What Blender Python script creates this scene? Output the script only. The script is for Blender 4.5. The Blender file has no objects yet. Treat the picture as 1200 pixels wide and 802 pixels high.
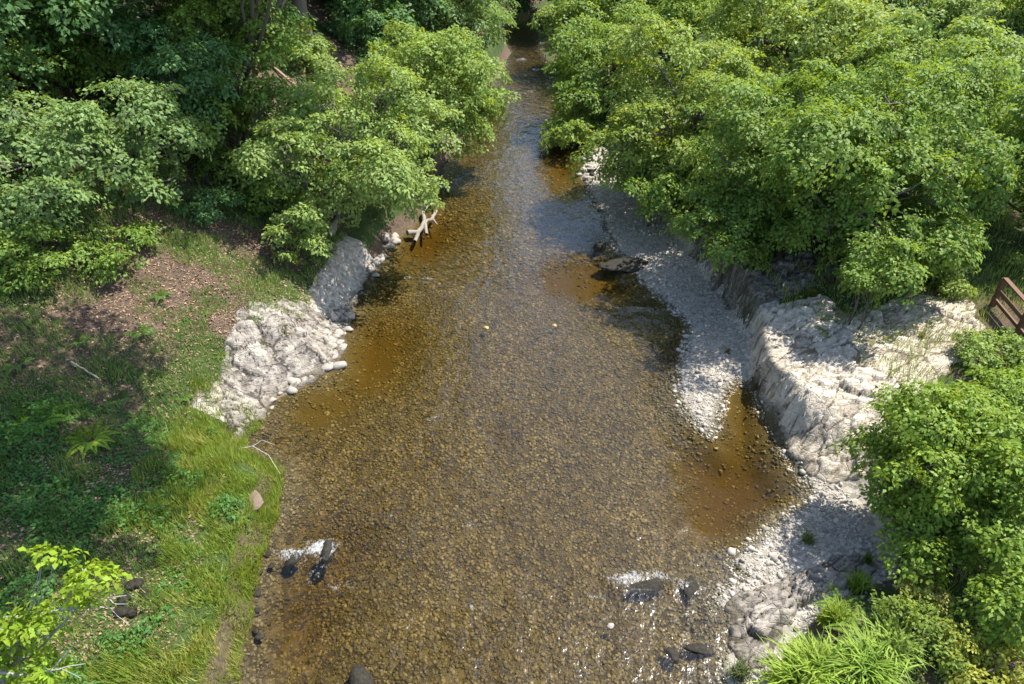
import bpy, math, random
import numpy as np
from mathutils import Vector

SC = bpy.context.scene
COL = SC.collection
rnd = random.Random(7)
R0 = np.random.default_rng(11)

# ------------------------------------------------------------------ camera maths
H, PITCH, F = 14.0, math.radians(35.0), 800.0
SP, CP = math.sin(PITCH), math.cos(PITCH)


def at_depth(px, py, t):
    u, v = (px - 600) / F, (401 - py) / F
    return np.array([u * t, t * (CP + v * SP), H - t * (SP - v * CP)])


def at_z(px, py, z=0.0):
    v = (401 - py) / F
    return at_depth(px, py, (H - z) / (SP - v * CP))


# ------------------------------------------------------------------ noise
def _hash(i, j, s):
    n = (i * 374761393 + j * 668265263 + s * 1274126177) & 0xFFFFFFFF
    n = ((n ^ (n >> 13)) * 1274126177) & 0xFFFFFFFF
    return ((n ^ (n >> 16)) & 0xFFFF) / 65535.0


def vnoise(x, y, s=0):
    x, y = np.asarray(x, float), np.asarray(y, float)
    i, j = np.floor(x).astype(np.int64), np.floor(y).astype(np.int64)
    fx, fy = x - i, y - j
    fx, fy = fx * fx * (3 - 2 * fx), fy * fy * (3 - 2 * fy)
    a, b = _hash(i, j, s), _hash(i + 1, j, s)
    c, d = _hash(i, j + 1, s), _hash(i + 1, j + 1, s)
    return (a + (b - a) * fx) * (1 - fy) + (c + (d - c) * fx) * fy


def fbm(x, y, s=0, oct=4):
    t, a, n = 0.0, 0.5, 0.0
    for k in range(oct):
        t = t + a * vnoise(x * 2 ** k + 17 * k, y * 2 ** k - 9 * k, s + k)
        n += a
        a *= 0.5
    return t / n * 2 - 1


def cells(x, y, s=0):
    """fractured blocks: every cell a tilted plane at its own height; returns height and edge distance"""
    i0, j0 = np.floor(x).astype(np.int64), np.floor(y).astype(np.int64)
    d1 = np.full(x.shape, 9.0); d2 = np.full(x.shape, 9.0); h = np.zeros(x.shape)
    for a in (-1, 0, 1):
        for b in (-1, 0, 1):
            i, j = i0 + a, j0 + b
            cx, cy = i + _hash(i, j, s), j + _hash(i, j, s + 1)
            d = np.hypot(x - cx, y - cy)
            hh = _hash(i, j, s + 2) - .5 + (_hash(i, j, s + 3) - .5) * .7 * (x - cx) + (_hash(i, j, s + 4) - .5) * .7 * (y - cy)
            near = d < d1
            d2 = np.where(near, d1, np.minimum(d2, d))
            h = np.where(near, hh, h)
            d1 = np.where(near, d, d1)
    return h, d2 - d1


def smooth(t):
    t = np.clip(t, 0, 1)
    return t * t * (3 - 2 * t)


def sdist(x, y, poly):
    """signed distance to a polygon, negative inside"""
    x, y = np.asarray(x, float), np.asarray(y, float)
    d = np.full(x.shape, 1e9); ins = np.zeros(x.shape, bool)
    n = len(poly)
    for k in range(n):
        x0, y0 = poly[k]; x1, y1 = poly[(k + 1) % n]
        ex, ey = x1 - x0, y1 - y0
        t = np.clip(((x - x0) * ex + (y - y0) * ey) / (ex * ex + ey * ey + 1e-12), 0, 1)
        d = np.minimum(d, np.hypot(x - x0 - t * ex, y - y0 - t * ey))
        if y0 != y1:
            c = ((y0 > y) != (y1 > y)) & (x < (x1 - x0) * (y - y0) / (y1 - y0) + x0)
            ins ^= c
    return np.where(ins, -d, d)


# ------------------------------------------------------------------ the lie of the land
def pz(L, z=0.0):
    return [tuple(at_z(p[0], p[1], p[2] if len(p) > 2 else z)[:2]) for p in L]


LEFT = [(283, 800), (290, 740), (298, 690), (314, 620), (330, 575), (318, 548), (290, 530), (280, 514), (303, 500), (322, 470),
        (360, 450), (394, 430), (402, 396), (411, 366), (430, 331), (448, 300), (466, 278), (490, 262), (505, 225), (520, 195),
        (545, 160), (564, 130), (580, 100), (590, 78), (598, 62)]
RIGHT = [(637, 62), (646, 100), (668, 130), (690, 158), (696, 175), (680, 200), (690, 222), (705, 250), (715, 280), (737, 310),
         (765, 345), (800, 372), (806, 395), (796, 440), (798, 475), (815, 500), (832, 512), (842, 490), (850, 462), (862, 446), (884, 452), (900, 490),
         (916, 520), (935, 555), (955, 580), (940, 597), (905, 618), (878, 640), (858, 660), (872, 675), (850, 688), (830, 706),
         (866, 725), (862, 760), (846, 790)]
WATER = [(-5.4, -14), (-5.4, 2)] + pz(LEFT) + [(-1.2, 74), (-2.5, 86), (-8, 96), (-8, 101), (2, 100), (3.2, 84), (2.6, 74)] + pz(RIGHT) + [(4.4, 2), (4.4, -14)]
CLIFF = [(700, 150), (735, 195), (775, 250), (808, 300), (842, 345), (870, 392), (880, 440), (894, 480), (906, 505), (932, 542), (958, 556), (1005, 575), (1045, 620), (1035, 672), (975, 700), (920, 740), (885, 802)]
PLAT = pz(CLIFF, .35) + [(5.3, 2), (5.3, -14), (80, -14), (80, 125), (6, 125), (5, 80)]
LY = np.array([p[1] for p in [(-5.4, -14)] + pz(LEFT) + [(0, 74), (0, 120)]])


def centre_x(y):
    return np.interp(y, [-14, 8, 14, 20, 30, 40, 66, 80, 100], [-.4, -.4, .4, .2, -.5, .3, .9, .9, 0])


POOLS = [(-5.0, 9.2, 1.3, .5), (-4.6, 11.3, 1.2, .4), (6.5, 13.9, 1.5, .42), (7.3, 16.3, .9, .4), (5.7, 12.3, 1.1, .3), (-4.9, 20.0, 2.2, .28), (-4.5, 29, 2.0, .4), (2.9, 24.5, 2.2, .2), (-2.2, 45, 3, .25), (3.4, 38, 1.6, .3)]


SANDS = [(6.4, 13.9, 1.45, 2.0), (7.2, 16.4, .8, 1.8), (5.6, 12.2, 1.2, .9), (-5.0, 19.6, 1.3, 2.4), (-6.0, 16.6, 1.2, 1.2), (2.9, 24.5, 1.6, 1.6), (-4.2, 28.5, 1.2, 2.4), (3.2, 37, 1.5, 3)]


def sand(x, y):
    f = 0 * x
    for a, b, p, q in SANDS:
        f = np.maximum(f, np.exp(-(((x - a) / p) ** 2 + ((y - b) / q) ** 2) ** 1.1))
    return np.clip(f * 1.25 + .55 * fbm(x * 1.3, y * 1.3, 51) * smooth(f * 3), 0, 1)


def ground(x, y, full=False):
    x, y = np.asarray(x, float), np.asarray(y, float)
    sd = sdist(x, y, WATER)
    pl = -sdist(x, y, PLAT) + .25 * fbm(x * .9, y * .9, 43) + .08 * fbm(x * 3, y * 3, 44)
    left = x < centre_x(y)
    sd = sd + np.where(left, .26, .16) * fbm(x * 1.1, y * 1.1, 41) + .07 * fbm(x * 3.5, y * 3.5, 42)
    dep = .27 + .06 * fbm(x * .5, y * .5, 5)
    for a, b, r, e in POOLS:
        dep = dep + e * np.exp(-((x - a) ** 2 + (y - b) ** 2) / (r * r))
    z_in = -dep * smooth(-sd / 1.1) - .02 * smooth(-sd / .2)
    o = np.maximum(sd, 0)
    bh = np.interp(y, [0, 9, 14.5, 16.5, 22, 26, 34, 60], [.55, .6, .6, 1.25, 1.3, .9, 1.2, 1.4])
    bw = np.interp(y, [0, 9, 14.5, 16.5, 22, 26, 34, 60], [.45, .45, .6, 1.9, 1.9, .8, .9, 1.0])
    sl = np.interp(y, [0, 11, 15, 20, 30, 60], [.22, .26, .40, .48, .55, .55])
    run = np.maximum(o - bw * .6, 0)
    zl = bh * smooth(o / bw) + sl * np.minimum(run, 16) + .25 * np.maximum(run - 16, 0)
    zl = zl + smooth(o / 1.5) * (.22 * fbm(x * .45, y * .45, 21) + .07 * fbm(x * 1.9, y * 1.9, 22))
    ph = np.interp(y, [0, 8, 11, 13.5, 15, 20, 30, 60], [.4, .4, .45, .75, 1.05, 1.15, 1.5, 1.6])
    pw = np.interp(y, [0, 11, 14, 15.5, 17, 30], [.8, 1.1, 1.6, 1.0, .5, .7])
    p = np.maximum(pl, 0)
    zr = np.minimum(.13 * o + .04 * smooth(o / .15), .42) + ph * smooth(p / pw) + .09 * np.minimum(p, 14) + .22 * np.maximum(p - 14, 0)
    zr = zr + smooth(o / .8) * (.04 * fbm(x * 1.2, y * 1.2, 31) + .10 * smooth(p) * fbm(x * .6, y * .6, 33))
    z = np.where(sd < 0, z_in, np.where(left, zl, zr)) + .3 * np.maximum(y - 101, 0) * (sd > 0)
    if full:
        return z, sd, pl, left
    return z


def gz(x, y):
    return float(ground(np.array([x]), np.array([y]))[0])


def surf(px, py, lift=0.0):
    """first hit of a pixel's ray with the land"""
    t = np.linspace(6, 140, 2000)
    u, v = (px - 600) / F, (401 - py) / F
    x, y, z = u * t, t * (CP + v * SP), H - t * (SP - v * CP)
    g = np.maximum(ground(x, y), -.02)
    k = int(np.argmax(z < g))
    return np.array([x[k], y[k], g[k] + lift])


# ------------------------------------------------------------------ mesh helpers
def raw_mesh(name, V, sizes, idx, smooth_=False):
    me = bpy.data.meshes.new(name)
    V = np.ascontiguousarray(V, np.float32)
    me.vertices.add(len(V)); me.vertices.foreach_set('co', V.ravel())
    idx = np.ascontiguousarray(idx, np.int32).ravel()
    me.loops.add(len(idx)); me.loops.foreach_set('vertex_index', idx)
    sizes = np.ascontiguousarray(sizes, np.int32)
    st = np.concatenate([[0], np.cumsum(sizes)[:-1]]).astype(np.int32)
    me.polygons.add(len(sizes)); me.polygons.foreach_set('loop_start', st)
    if smooth_:
        me.polygons.foreach_set('use_smooth', np.ones(len(sizes), bool))
    me.update(calc_edges=True)
    me.validate()
    return me


def link(name, me, mat=None, parent=None, color=None):
    o = bpy.data.objects.new(name, me)
    COL.objects.link(o)
    if mat: me.materials.append(mat)
    if color: o.color = (*color, 1)
    if parent:
        o.parent = parent
        o.location = [-a for a in parent.location]      # meshes are written in world coordinates
    return o


def tag(o, label=None, cat=None, group=None, kind=None):
    for k, v in (('label', label), ('category', cat), ('group', group), ('kind', kind)):
        if v: o[k] = v
    return o


def empty(name, loc, label, cat, group=None):
    o = bpy.data.objects.new(name, None); COL.objects.link(o)
    o.location = [float(a) for a in loc]; o.empty_display_size = .3
    return tag(o, label, cat, group)


def grid_mesh(name, X, Y, Z, smooth_=True, keep=None):
    ny, nx = X.shape
    V = np.stack([X, Y, Z], -1).reshape(-1, 3)
    a = np.arange(ny * nx).reshape(ny, nx)
    q = np.stack([a[:-1, :-1], a[:-1, 1:], a[1:, 1:], a[1:, :-1]], -1).reshape(-1, 4)
    if keep is not None:
        kq = (keep[:-1, :-1] & keep[:-1, 1:] & keep[1:, 1:] & keep[1:, :-1]).ravel()
        q = q[kq]
        used = np.unique(q); m = np.full(len(V), -1); m[used] = np.arange(len(used))
        V, q = V[used], m[q]
    return raw_mesh(name, V, np.full(len(q), 4), q, smooth_)


def leaf_arrays(P, N, T, L, W, fold=.12, droop=.15):
    N = N / (np.linalg.norm(N, axis=1, keepdims=True) + 1e-9)
    T = T - N * (T * N).sum(1, keepdims=True)
    T = T / (np.linalg.norm(T, axis=1, keepdims=True) + 1e-9)
    B = np.cross(N, T)
    L, W = np.asarray(L)[:, None], np.asarray(W)[:, None]
    m = P + T * L * .45
    V = np.stack([P, m + B * W * .5 + N * W * fold, P + T * L - N * L * droop, m - B * W * .5 + N * W * fold], 1)
    return V.reshape(-1, 3)


def quads(V):
    n = len(V) // 4
    return np.full(n, 4), np.arange(n * 4)


def leaf_mesh(name, V):
    s, i = quads(V)
    return raw_mesh(name, V, s, i)


def tubes_mesh(name, paths, n=6, smooth_=True):
    """paths: list of (points (k,3), radii (k,))"""
    Vs, Is, off = [], [], 0
    for pts, rad in paths:
        pts = np.asarray(pts, float); k = len(pts)
        d = np.gradient(pts, axis=0); d /= np.linalg.norm(d, axis=1, keepdims=True) + 1e-9
        ref = np.where(np.abs(d[:, 2:3]) > .9, np.array([[1., 0, 0]]), np.array([[0, 0, 1.]]))
        a = np.cross(d, ref); a /= np.linalg.norm(a, axis=1, keepdims=True) + 1e-9
        b = np.cross(d, a)
        th = np.arange(n) / n * 2 * math.pi
        ring = pts[:, None] + np.asarray(rad)[:, None, None] * (np.cos(th)[None, :, None] * a[:, None] + np.sin(th)[None, :, None] * b[:, None])
        Vs.append(ring.reshape(-1, 3))
        g = np.arange(k * n).reshape(k, n) + off
        g2 = np.roll(g, -1, 1)
        Is.append(np.stack([g[:-1], g2[:-1], g2[1:], g[1:]], -1).reshape(-1, 4))
        off += k * n
    V, I = np.concatenate(Vs), np.concatenate(Is)
    return raw_mesh(name, V, np.full(len(I), 4), I, smooth_)


def wig_path(a, b, k, amp, rng, sag=0.0):
    a, b = np.asarray(a, float), np.asarray(b, float)
    t = np.linspace(0, 1, k)[:, None]
    p = a + (b - a) * t
    L = np.linalg.norm(b - a)
    w = rng.normal(0, 1, (k, 3)).cumsum(0); w -= w[0] + (w[-1] - w[0]) * t
    p = p + w * amp * L / math.sqrt(k)
    p[:, 2] += (sag * L * (t * (1 - t) * 4))[:, 0]
    return p


_ico = None


def ico():
    global _ico
    if _ico is None:
        import bmesh
        bm = bmesh.new(); bmesh.ops.create_icosphere(bm, subdivisions=1, radius=1)
        v = np.array([q.co[:] for q in bm.verts]); f = np.array([[q.index for q in p.verts] for p in bm.faces]); bm.free()
        _ico = (v, f)
    return _ico


def stones_mesh(name, C, S, flat, rng, smooth_=True, jit=.16):
    v, f = ico(); n = len(C)
    sc = np.stack([S * rng.uniform(.7, 1.25, n), S * rng.uniform(.6, 1.0, n), S * rng.uniform(*flat, n)], 1)
    V = v[None] * (1 + rng.normal(0, jit, (n, len(v), 1))) * sc[:, None]
    # tilt then yaw
    t = rng.normal(0, .3, n); c, s = np.cos(t)[:, None], np.sin(t)[:, None]
    x, z = V[..., 0] * c - V[..., 2] * s, V[..., 0] * s + V[..., 2] * c
    t = rng.uniform(0, 6.28, n); c, s = np.cos(t)[:, None], np.sin(t)[:, None]
    V = np.stack([x * c - V[..., 1] * s, x * s + V[..., 1] * c, z], -1) + C[:, None]
    I = f[None] + (np.arange(n) * len(v))[:, None, None]
    return raw_mesh(name, V.reshape(-1, 3), np.full(n * len(f), 3), I.reshape(-1, 3), smooth_)


# ------------------------------------------------------------------ materials
def new_mat(name):
    m = bpy.data.materials.new(name); m.use_nodes = True
    nt = m.node_tree; nt.nodes.clear()
    out = nt.nodes.new('ShaderNodeOutputMaterial')
    return m, nt, out


class NT:
    def __init__(s, nt): s.nt = nt
    def n(s, typ, **kw):
        q = s.nt.nodes.new('ShaderNode' + typ)
        for k, v in kw.items():
            if k in q.inputs: q.inputs[k].default_value = v
            else: setattr(q, k, v)
        return q
    def l(s, a, b): s.nt.links.new(a, b)
    def noise(s, vec, scale, detail=4, rough=.55, w=None):
        q = s.n('TexNoise'); q.inputs['Scale'].default_value = scale; q.inputs['Detail'].default_value = detail; q.inputs['Roughness'].default_value = rough
        if vec is not None: s.l(vec, q.inputs['Vector'])
        return q.outputs['Fac']
    def ramp(s, fac, stops):
        q = s.n('ValToRGB'); cr = q.color_ramp
        while len(cr.elements) < len(stops): cr.elements.new(.5)
        for e, (p, c) in zip(cr.elements, stops):
            e.position = p; e.color = (*c, 1) if len(c) == 3 else c
        s.l(fac, q.inputs['Fac']); return q.outputs['Color']
    def mix(s, fac, a, b, mode='MIX'):
        q = s.n('Mix', data_type='RGBA', blend_type=mode)
        for v, i in ((fac, 0), (a, 6), (b, 7)):
            if isinstance(v, (int, float)): q.inputs[i].default_value = v
            elif isinstance(v, tuple): q.inputs[i].default_value = (*v, 1)
            else: s.l(v, q.inputs[i])
        return q.outputs[2]
    def math(s, op, a, b=0.0, c=None):
        q = s.n('Math', operation=op)
        for k, v in enumerate((a, b) if c is None else (a, b, c)):
            if isinstance(v, (int, float)): q.inputs[k].default_value = v
            else: s.l(v, q.inputs[k])
        return q.outputs[0]
    def bump(s, h, strength, dist):
        q = s.n('Bump', Strength=strength, Distance=dist); s.l(h, q.inputs['Height']); return q.outputs['Normal']


def leaf_material(name, trans=.40, rough=.55, spec=.25, var=.30):
    m, nt, out = new_mat(name); g = NT(nt)
    oi = g.n('ObjectInfo'); geo = g.n('NewGeometry')
    rp = geo.outputs['Random Per Island']
    col = oi.outputs['Color']
    hsv = g.n('HueSaturation')
    g.l(g.math('MULTIPLY_ADD', rp, -.026, .512), hsv.inputs['Hue'])
    wn = g.n('TexWhiteNoise', noise_dimensions='1D'); g.l(rp, wn.inputs['W'])
    g.l(g.math('MULTIPLY_ADD', wn.outputs['Value'], var * 2, 1 - var), hsv.inputs['Value']); hsv.inputs['Saturation'].default_value = 1.04
    g.l(col, hsv.inputs['Color'])
    tc = g.n('TexCoord')
    big = g.noise(tc.outputs['Object'], .55, 3)
    col2 = g.mix(g.math('MULTIPLY', big, .35), hsv.outputs['Color'], g.mix(1.0, hsv.outputs['Color'], (1.25, 1.1, .75), 'MULTIPLY'))
    p = g.n('BsdfPrincipled', Roughness=rough)
    p.inputs['Specular IOR Level'].default_value = spec
    g.l(col2, p.inputs['Base Color'])
    t = g.n('BsdfTranslucent')
    g.l(g.mix(1.0, col2, (1.55, 1.35, .55), 'MULTIPLY'), t.inputs['Color'])
    mx = g.n('MixShader'); mx.inputs[0].default_value = trans
    g.l(p.outputs[0], mx.inputs[1]); g.l(t.outputs[0], mx.inputs[2]); g.l(mx.outputs[0], out.inputs['Surface'])
    return m


M_LEAF = leaf_material('leaf')
M_GLOSSY = leaf_material('glossy_leaf', .36, .5, .22)
M_GRASS = leaf_material('grass_blade', .35, .6, .2, .35)
M_DRY = leaf_material('dry_leaf', .1, .8, .15, .65)


def bark_material():
    m, nt, out = new_mat('bark'); g = NT(nt)
    tc = g.n('TexCoord'); oi = g.n('ObjectInfo')
    n = g.noise(tc.outputs['Object'], 9, 6, .7)
    c = g.mix(g.math('MULTIPLY', n, .8), oi.outputs['Color'], g.mix(1.0, oi.outputs['Color'], (.35, .36, .33), 'MULTIPLY'))
    p = g.n('BsdfPrincipled', Roughness=.9); g.l(c, p.inputs['Base Color'])
    g.l(g.bump(n, .7, .03), p.inputs['Normal']); g.l(p.outputs[0], out.inputs['Surface'])
    return m


M_BARK = bark_material()


def stone_material(name, stops, rough=.85, bump=.02, isl=.6, spec=.3, patches=False):
    m, nt, out = new_mat(name); g = NT(nt)
    tc = g.n('TexCoord'); geo = g.n('NewGeometry')
    n = g.noise(tc.outputs['Object'], 14, 6, .65)
    f = g.math('ADD', g.math('MULTIPLY', geo.outputs['Random Per Island'], isl), g.math('MULTIPLY', n, 1 - isl))
    if patches:
        mp = g.n('Mapping'); mp.inputs['Scale'].default_value = (1.2, .45, 1); g.l(tc.outputs['Object'], mp.inputs[0])
        a = g.noise(mp.outputs[0], .8, 4, .6); b = g.noise(mp.outputs[0], 2.6, 4, .65)
        f = g.math('ADD', f, g.math('ADD', g.math('MULTIPLY_ADD', a, .75, -.375), g.math('MULTIPLY_ADD', b, .5, -.25)))
    c = g.ramp(f, stops)
    p = g.n('BsdfPrincipled', Roughness=rough); p.inputs['Specular IOR Level'].default_value = spec
    g.l(c, p.inputs['Base Color']); g.l(g.bump(n, .6, bump), p.inputs['Normal']); g.l(p.outputs[0], out.inputs['Surface'])
    return m


M_COBBLE = stone_material('river_cobble', [(.1, (.036, .030, .017)), (.34, (.075, .064, .036)), (.55, (.118, .101, .058)), (.72, (.17, .148, .088)), (.92, (.25, .22, .14)), (1, (.46, .41, .28))], .7, isl=.55, patches=True)
M_GRAVEL = stone_material('gravel_stone', [(0, (.15, .13, .105)), (.4, (.34, .305, .255)), (.75, (.47, .43, .365)), (1, (.64, .59, .51))])
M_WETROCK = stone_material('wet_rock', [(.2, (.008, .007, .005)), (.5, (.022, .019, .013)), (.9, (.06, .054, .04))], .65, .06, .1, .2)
M_YELLOW = stone_material('yellow_stone', [(0, (.26, .2, .07)), (1, (.42, .34, .16))], .6, .01, .2)
M_PALE = stone_material('pale_stone', [(0, (.13, .115, .10)), (.5, (.29, .26, .225)), (1, (.44, .40, .35))], .85, .03, .3)


def rock_material(name, dark, mid, light, angle, moss):
    m, nt, out = new_mat(name); g = NT(nt)
    tc = g.n('TexCoord')
    mp = g.n('Mapping'); mp.inputs['Rotation'].default_value = (.25, .15, angle); mp.inputs['Scale'].default_value = (1.0, 2.3, 2.6)
    g.l(tc.outputs['Object'], mp.inputs['Vector'])
    st = g.noise(mp.outputs[0], 1.6, 8, .68)
    big = g.noise(tc.outputs['Object'], .8, 4)
    fine = g.noise(tc.outputs['Object'], 22, 5, .7)
    vo = g.n('TexVoronoi', feature='DISTANCE_TO_EDGE'); vo.inputs['Scale'].default_value = 1.7; g.l(mp.outputs[0], vo.inputs['Vector'])
    crack = g.ramp(vo.outputs['Distance'], [(0, (0, 0, 0)), (.045, (1, 1, 1))])
    tn = g.n('Attribute', attribute_name='tone')
    f = g.math('ADD', g.math('ADD', g.math('MULTIPLY', st, .42), g.math('MULTIPLY', fine, .25)), g.math('MULTIPLY_ADD', tn.outputs['Fac'], .16, g.math('MULTIPLY', big, .2)))
    c = g.ramp(f, [(.37, dark), (.475, mid), (.60, light)])
    at = g.n('Attribute', attribute_name='moss')
    mf = g.math('MULTIPLY', at.outputs['Fac'], g.math('GREATER_THAN', g.math('ADD', fine, g.math('MULTIPLY', big, .6)), .8))
    c = g.mix(mf, c, moss)
    xyz = g.n('SeparateXYZ'); g.l(tc.outputs['Object'], xyz.inputs[0])
    wet = g.n('MapRange'); wet.inputs[1].default_value = .20; wet.inputs[2].default_value = .05; g.l(g.math('MULTIPLY_ADD', big, -.2, g.math('ADD', xyz.outputs[2], .1)), wet.inputs[0])
    c = g.mix(g.math('MULTIPLY', wet.outputs[0], .75), c, (.09, .075, .05))
    p = g.n('BsdfPrincipled', Roughness=.9); p.inputs['Specular IOR Level'].default_value = .2
    g.l(c, p.inputs['Base Color'])
    h = g.math('ADD', g.math('ADD', g.math('MULTIPLY', st, 1.0), g.math('MULTIPLY', fine, .35)), g.math('MULTIPLY', crack, .25))
    g.l(g.bump(h, .9, .10), p.inputs['Normal']); g.l(p.outputs[0], out.inputs['Surface'])
    return m


M_ROCK_L = rock_material('grey_slate_rock', (.08, .07, .06), (.25, .222, .19), (.43, .39, .335), .7, (.10, .09, .05))
M_ROCK_R = rock_material('cream_rock', (.17, .14, .105), (.43, .37, .29), (.61, .54, .44), .35, (.14, .13, .06))


M_ROCK_D = rock_material('shaded_brown_rock', (.06, .05, .04), (.16, .14, .115), (.30, .27, .23), .9, (.06, .07, .03))  # darker rock tones: the shade under the sycamore is in the colour


def ground_material():
    m, nt, out = new_mat('ground_cover_soil'); g = NT(nt)
    tc = g.n('TexCoord'); O = tc.outputs['Object']
    za = g.n('Attribute', attribute_name='zone'); sep = g.n('SeparateColor'); g.l(za.outputs['Color'], sep.inputs[0])
    n1 = g.noise(O, 1.3, 6, .6); n2 = g.noise(O, 9, 6, .7); n3 = g.noise(O, 34, 4, .7)
    vo = g.n('TexVoronoi'); vo.inputs['Scale'].default_value = 9; g.l(O, vo.inputs['Vector'])
    vb = g.n('TexVoronoi'); vb.inputs['Scale'].default_value = 5.5; g.l(O, vb.inputs['Vector'])
    soil = g.ramp(g.math('ADD', g.math('MULTIPLY', n2, .55), g.math('MULTIPLY', n3, .45)), [(.3, (.032, .023, .015)), (.5, (.10, .072, .05)), (.66, (.19, .14, .10))])
    green = g.ramp(g.math('ADD', g.math('MULTIPLY', n2, .5), g.math('MULTIPLY', n1, .5)), [(.3, (.02, .035, .01)), (.5, (.045, .075, .02)), (.68, (.10, .12, .04))])
    sepv = g.n('SeparateColor'); g.l(vo.outputs['Color'], sepv.inputs[0])
    grav = g.ramp(g.math('ADD', g.math('MULTIPLY', sepv.outputs[0], .5), g.math('MULTIPLY', n3, .5)), [(.2, (.19, .17, .14)), (.5, (.36, .325, .275)), (.8, (.50, .46, .40))])
    sepb = g.n('SeparateColor'); g.l(vb.outputs['Color'], sepb.inputs[0])
    bed = g.ramp(g.math('ADD', g.math('MULTIPLY', sepb.outputs[0], .5), g.math('MULTIPLY', n2, .5)), [(.2, (.028, .024, .015)), (.5, (.07, .06, .037)), (.8, (.14, .12, .075))])
    jit = g.math('MULTIPLY_ADD', n2, 1.0, -.5)
    def soft(ch):
        v = g.math('ADD', ch, jit)
        q = g.n('MapRange'); q.inputs[1].default_value = .4; q.inputs[2].default_value = .6; g.l(v, q.inputs[0]); return q.outputs[0]
    c = g.mix(soft(sep.outputs[1]), soil, green)
    c = g.mix(soft(sep.outputs[0]), c, grav)
    sn = g.n('Attribute', attribute_name='sand')
    bed = g.mix(sn.outputs['Fac'], bed, g.ramp(g.math('ADD', g.math('MULTIPLY', n3, .6), g.math('MULTIPLY', n2, .4)), [(.3, (.045, .034, .011)), (.7, (.12, .09, .032))]))
    c = g.mix(sep.outputs[2], c, bed)
    p = g.n('BsdfPrincipled', Roughness=.92); p.inputs['Specular IOR Level'].default_value = .2
    g.l(c, p.inputs['Base Color'])
    g.l(g.bump(g.math('ADD', n2, g.math('MULTIPLY', n3, .4)), .8, .06), p.inputs['Normal'])
    g.l(p.outputs[0], out.inputs['Surface'])
    return m


def water_material():
    m, nt, out = new_mat('brown_river_water'); g = NT(nt)
    tc = g.n('TexCoord'); O = tc.outputs['Object']
    mp = g.n('Mapping'); mp.inputs['Scale'].default_value = (1.25, .8, 1); g.l(O, mp.inputs['Vector'])
    a = g.noise(mp.outputs[0], 2.6, 3, .55); b = g.noise(mp.outputs[0], 8, 3, .6)
    lo = g.noise(mp.outputs[0], .8, 2, .5)
    h = g.math('ADD', g.math('MULTIPLY', lo, .6), g.math('ADD', g.math('MULTIPLY', a, .6), g.math('MULTIPLY', b, .10)))
    ca_ = g.n('Attribute', attribute_name='calm')
    nrm = g.bump(g.math('MULTIPLY', h, g.math('MULTIPLY_ADD', ca_.outputs['Fac'], -.88, 1.0)), 1.0, .085)
    fr = g.n('Fresnel', IOR=1.33); g.l(nrm, fr.inputs['Normal'])
    tr = g.n('BsdfTransparent'); tr.inputs['Color'].default_value = (.97, .93, .82, 1)
    gl = g.n('BsdfGlossy', Roughness=.17); g.l(nrm, gl.inputs['Normal'])
    mx = g.n('MixShader'); g.l(g.math('MINIMUM', g.math('MULTIPLY', fr.outputs[0], g.math('MULTIPLY_ADD', ca_.outputs['Fac'], -1.2, 2.0)), 1.0), mx.inputs[0]); g.l(tr.outputs[0], mx.inputs[1]); g.l(gl.outputs[0], mx.inputs[2])
    fo = g.n('Attribute', attribute_name='foam')
    fn = g.noise(mp.outputs[0], 13, 6, .75)
    ff = g.n('MapRange'); ff.inputs[1].default_value = .55; ff.inputs[2].default_value = 1.25
    g.l(g.math('ADD', fo.outputs['Fac'], g.math('MULTIPLY_ADD', fn, 2.6, -1.3)), ff.inputs[0])
    wd = g.n('BsdfDiffuse'); wd.inputs['Color'].default_value = (.7, .72, .73, 1)
    mx2 = g.n('MixShader'); g.l(g.math('MULTIPLY', ff.outputs[0], .62), mx2.inputs[0]); g.l(mx.outputs[0], mx2.inputs[1]); g.l(wd.outputs[0], mx2.inputs[2])
    g.l(mx2.outputs[0], out.inputs['Surface'])
    va = g.n('VolumeAbsorption', Density=WATER_DENS); va.inputs['Color'].default_value = (.80, .675, .2, 1)
    g.l(va.outputs[0], out.inputs['Volume'])
    return m


WATER_DENS = 1.25

# ------------------------------------------------------------------ ground and water
def spaced(a, b, lo, hi, step, grow=1.22):
    core = list(np.arange(a, b + 1e-6, step))
    s, v, L = step, a, []
    while v > lo:
        s *= grow; v -= s; L.append(v)
    s, v, Rr = step, b, []
    while v < hi:
        s *= grow; v += s; Rr.append(v)
    return np.array(L[::-1] + core + Rr)


gx = spaced(-13, 14, -130, 130, .13); gy = spaced(5, 30, -60, 320, .13, 1.035)
GX, GY = np.meshgrid(gx, gy)
GZ, GSD, GPL, GLEFT = ground(GX, GY, True)
me = grid_mesh('ground', GX, GY, GZ)
n_small = fbm(GX * .7, GY * .7, 61)
grav = ((~GLEFT) & (GSD > 0)) * smooth((np.where((GY > 12) & (GY < 25), 1.3, .35) - GPL) / .3) * (GY < 40)
rockL = GLEFT * (GY > 15.2) * (GY < 26) * (GSD > 0) * smooth((1.6 - GSD) / .4)
near_bank = smooth((2.6 - GSD + 1.2 * n_small) / .8)
grn = np.where(GLEFT, smooth((GSD - .3) / .3) * np.clip(near_bank * (.9) + smooth((13.3 - GY) / 1.2 + n_small * .8) + .8 * smooth((n_small - .12) / .25), 0, 1), .3 + .6 * smooth((n_small + .3) / .4))
bed = smooth((.22 - GSD + .12 * n_small) / .3)
zone = np.stack([np.maximum(grav, rockL * .8), grn, bed, np.ones_like(bed)], -1).astype(np.float32)
sa = me.attributes.new('sand', 'FLOAT', 'POINT'); sa.data.foreach_set('value', sand(GX, GY).astype(np.float32).ravel())
ca = me.color_attributes.new('zone', 'FLOAT_COLOR', 'POINT')
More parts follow.
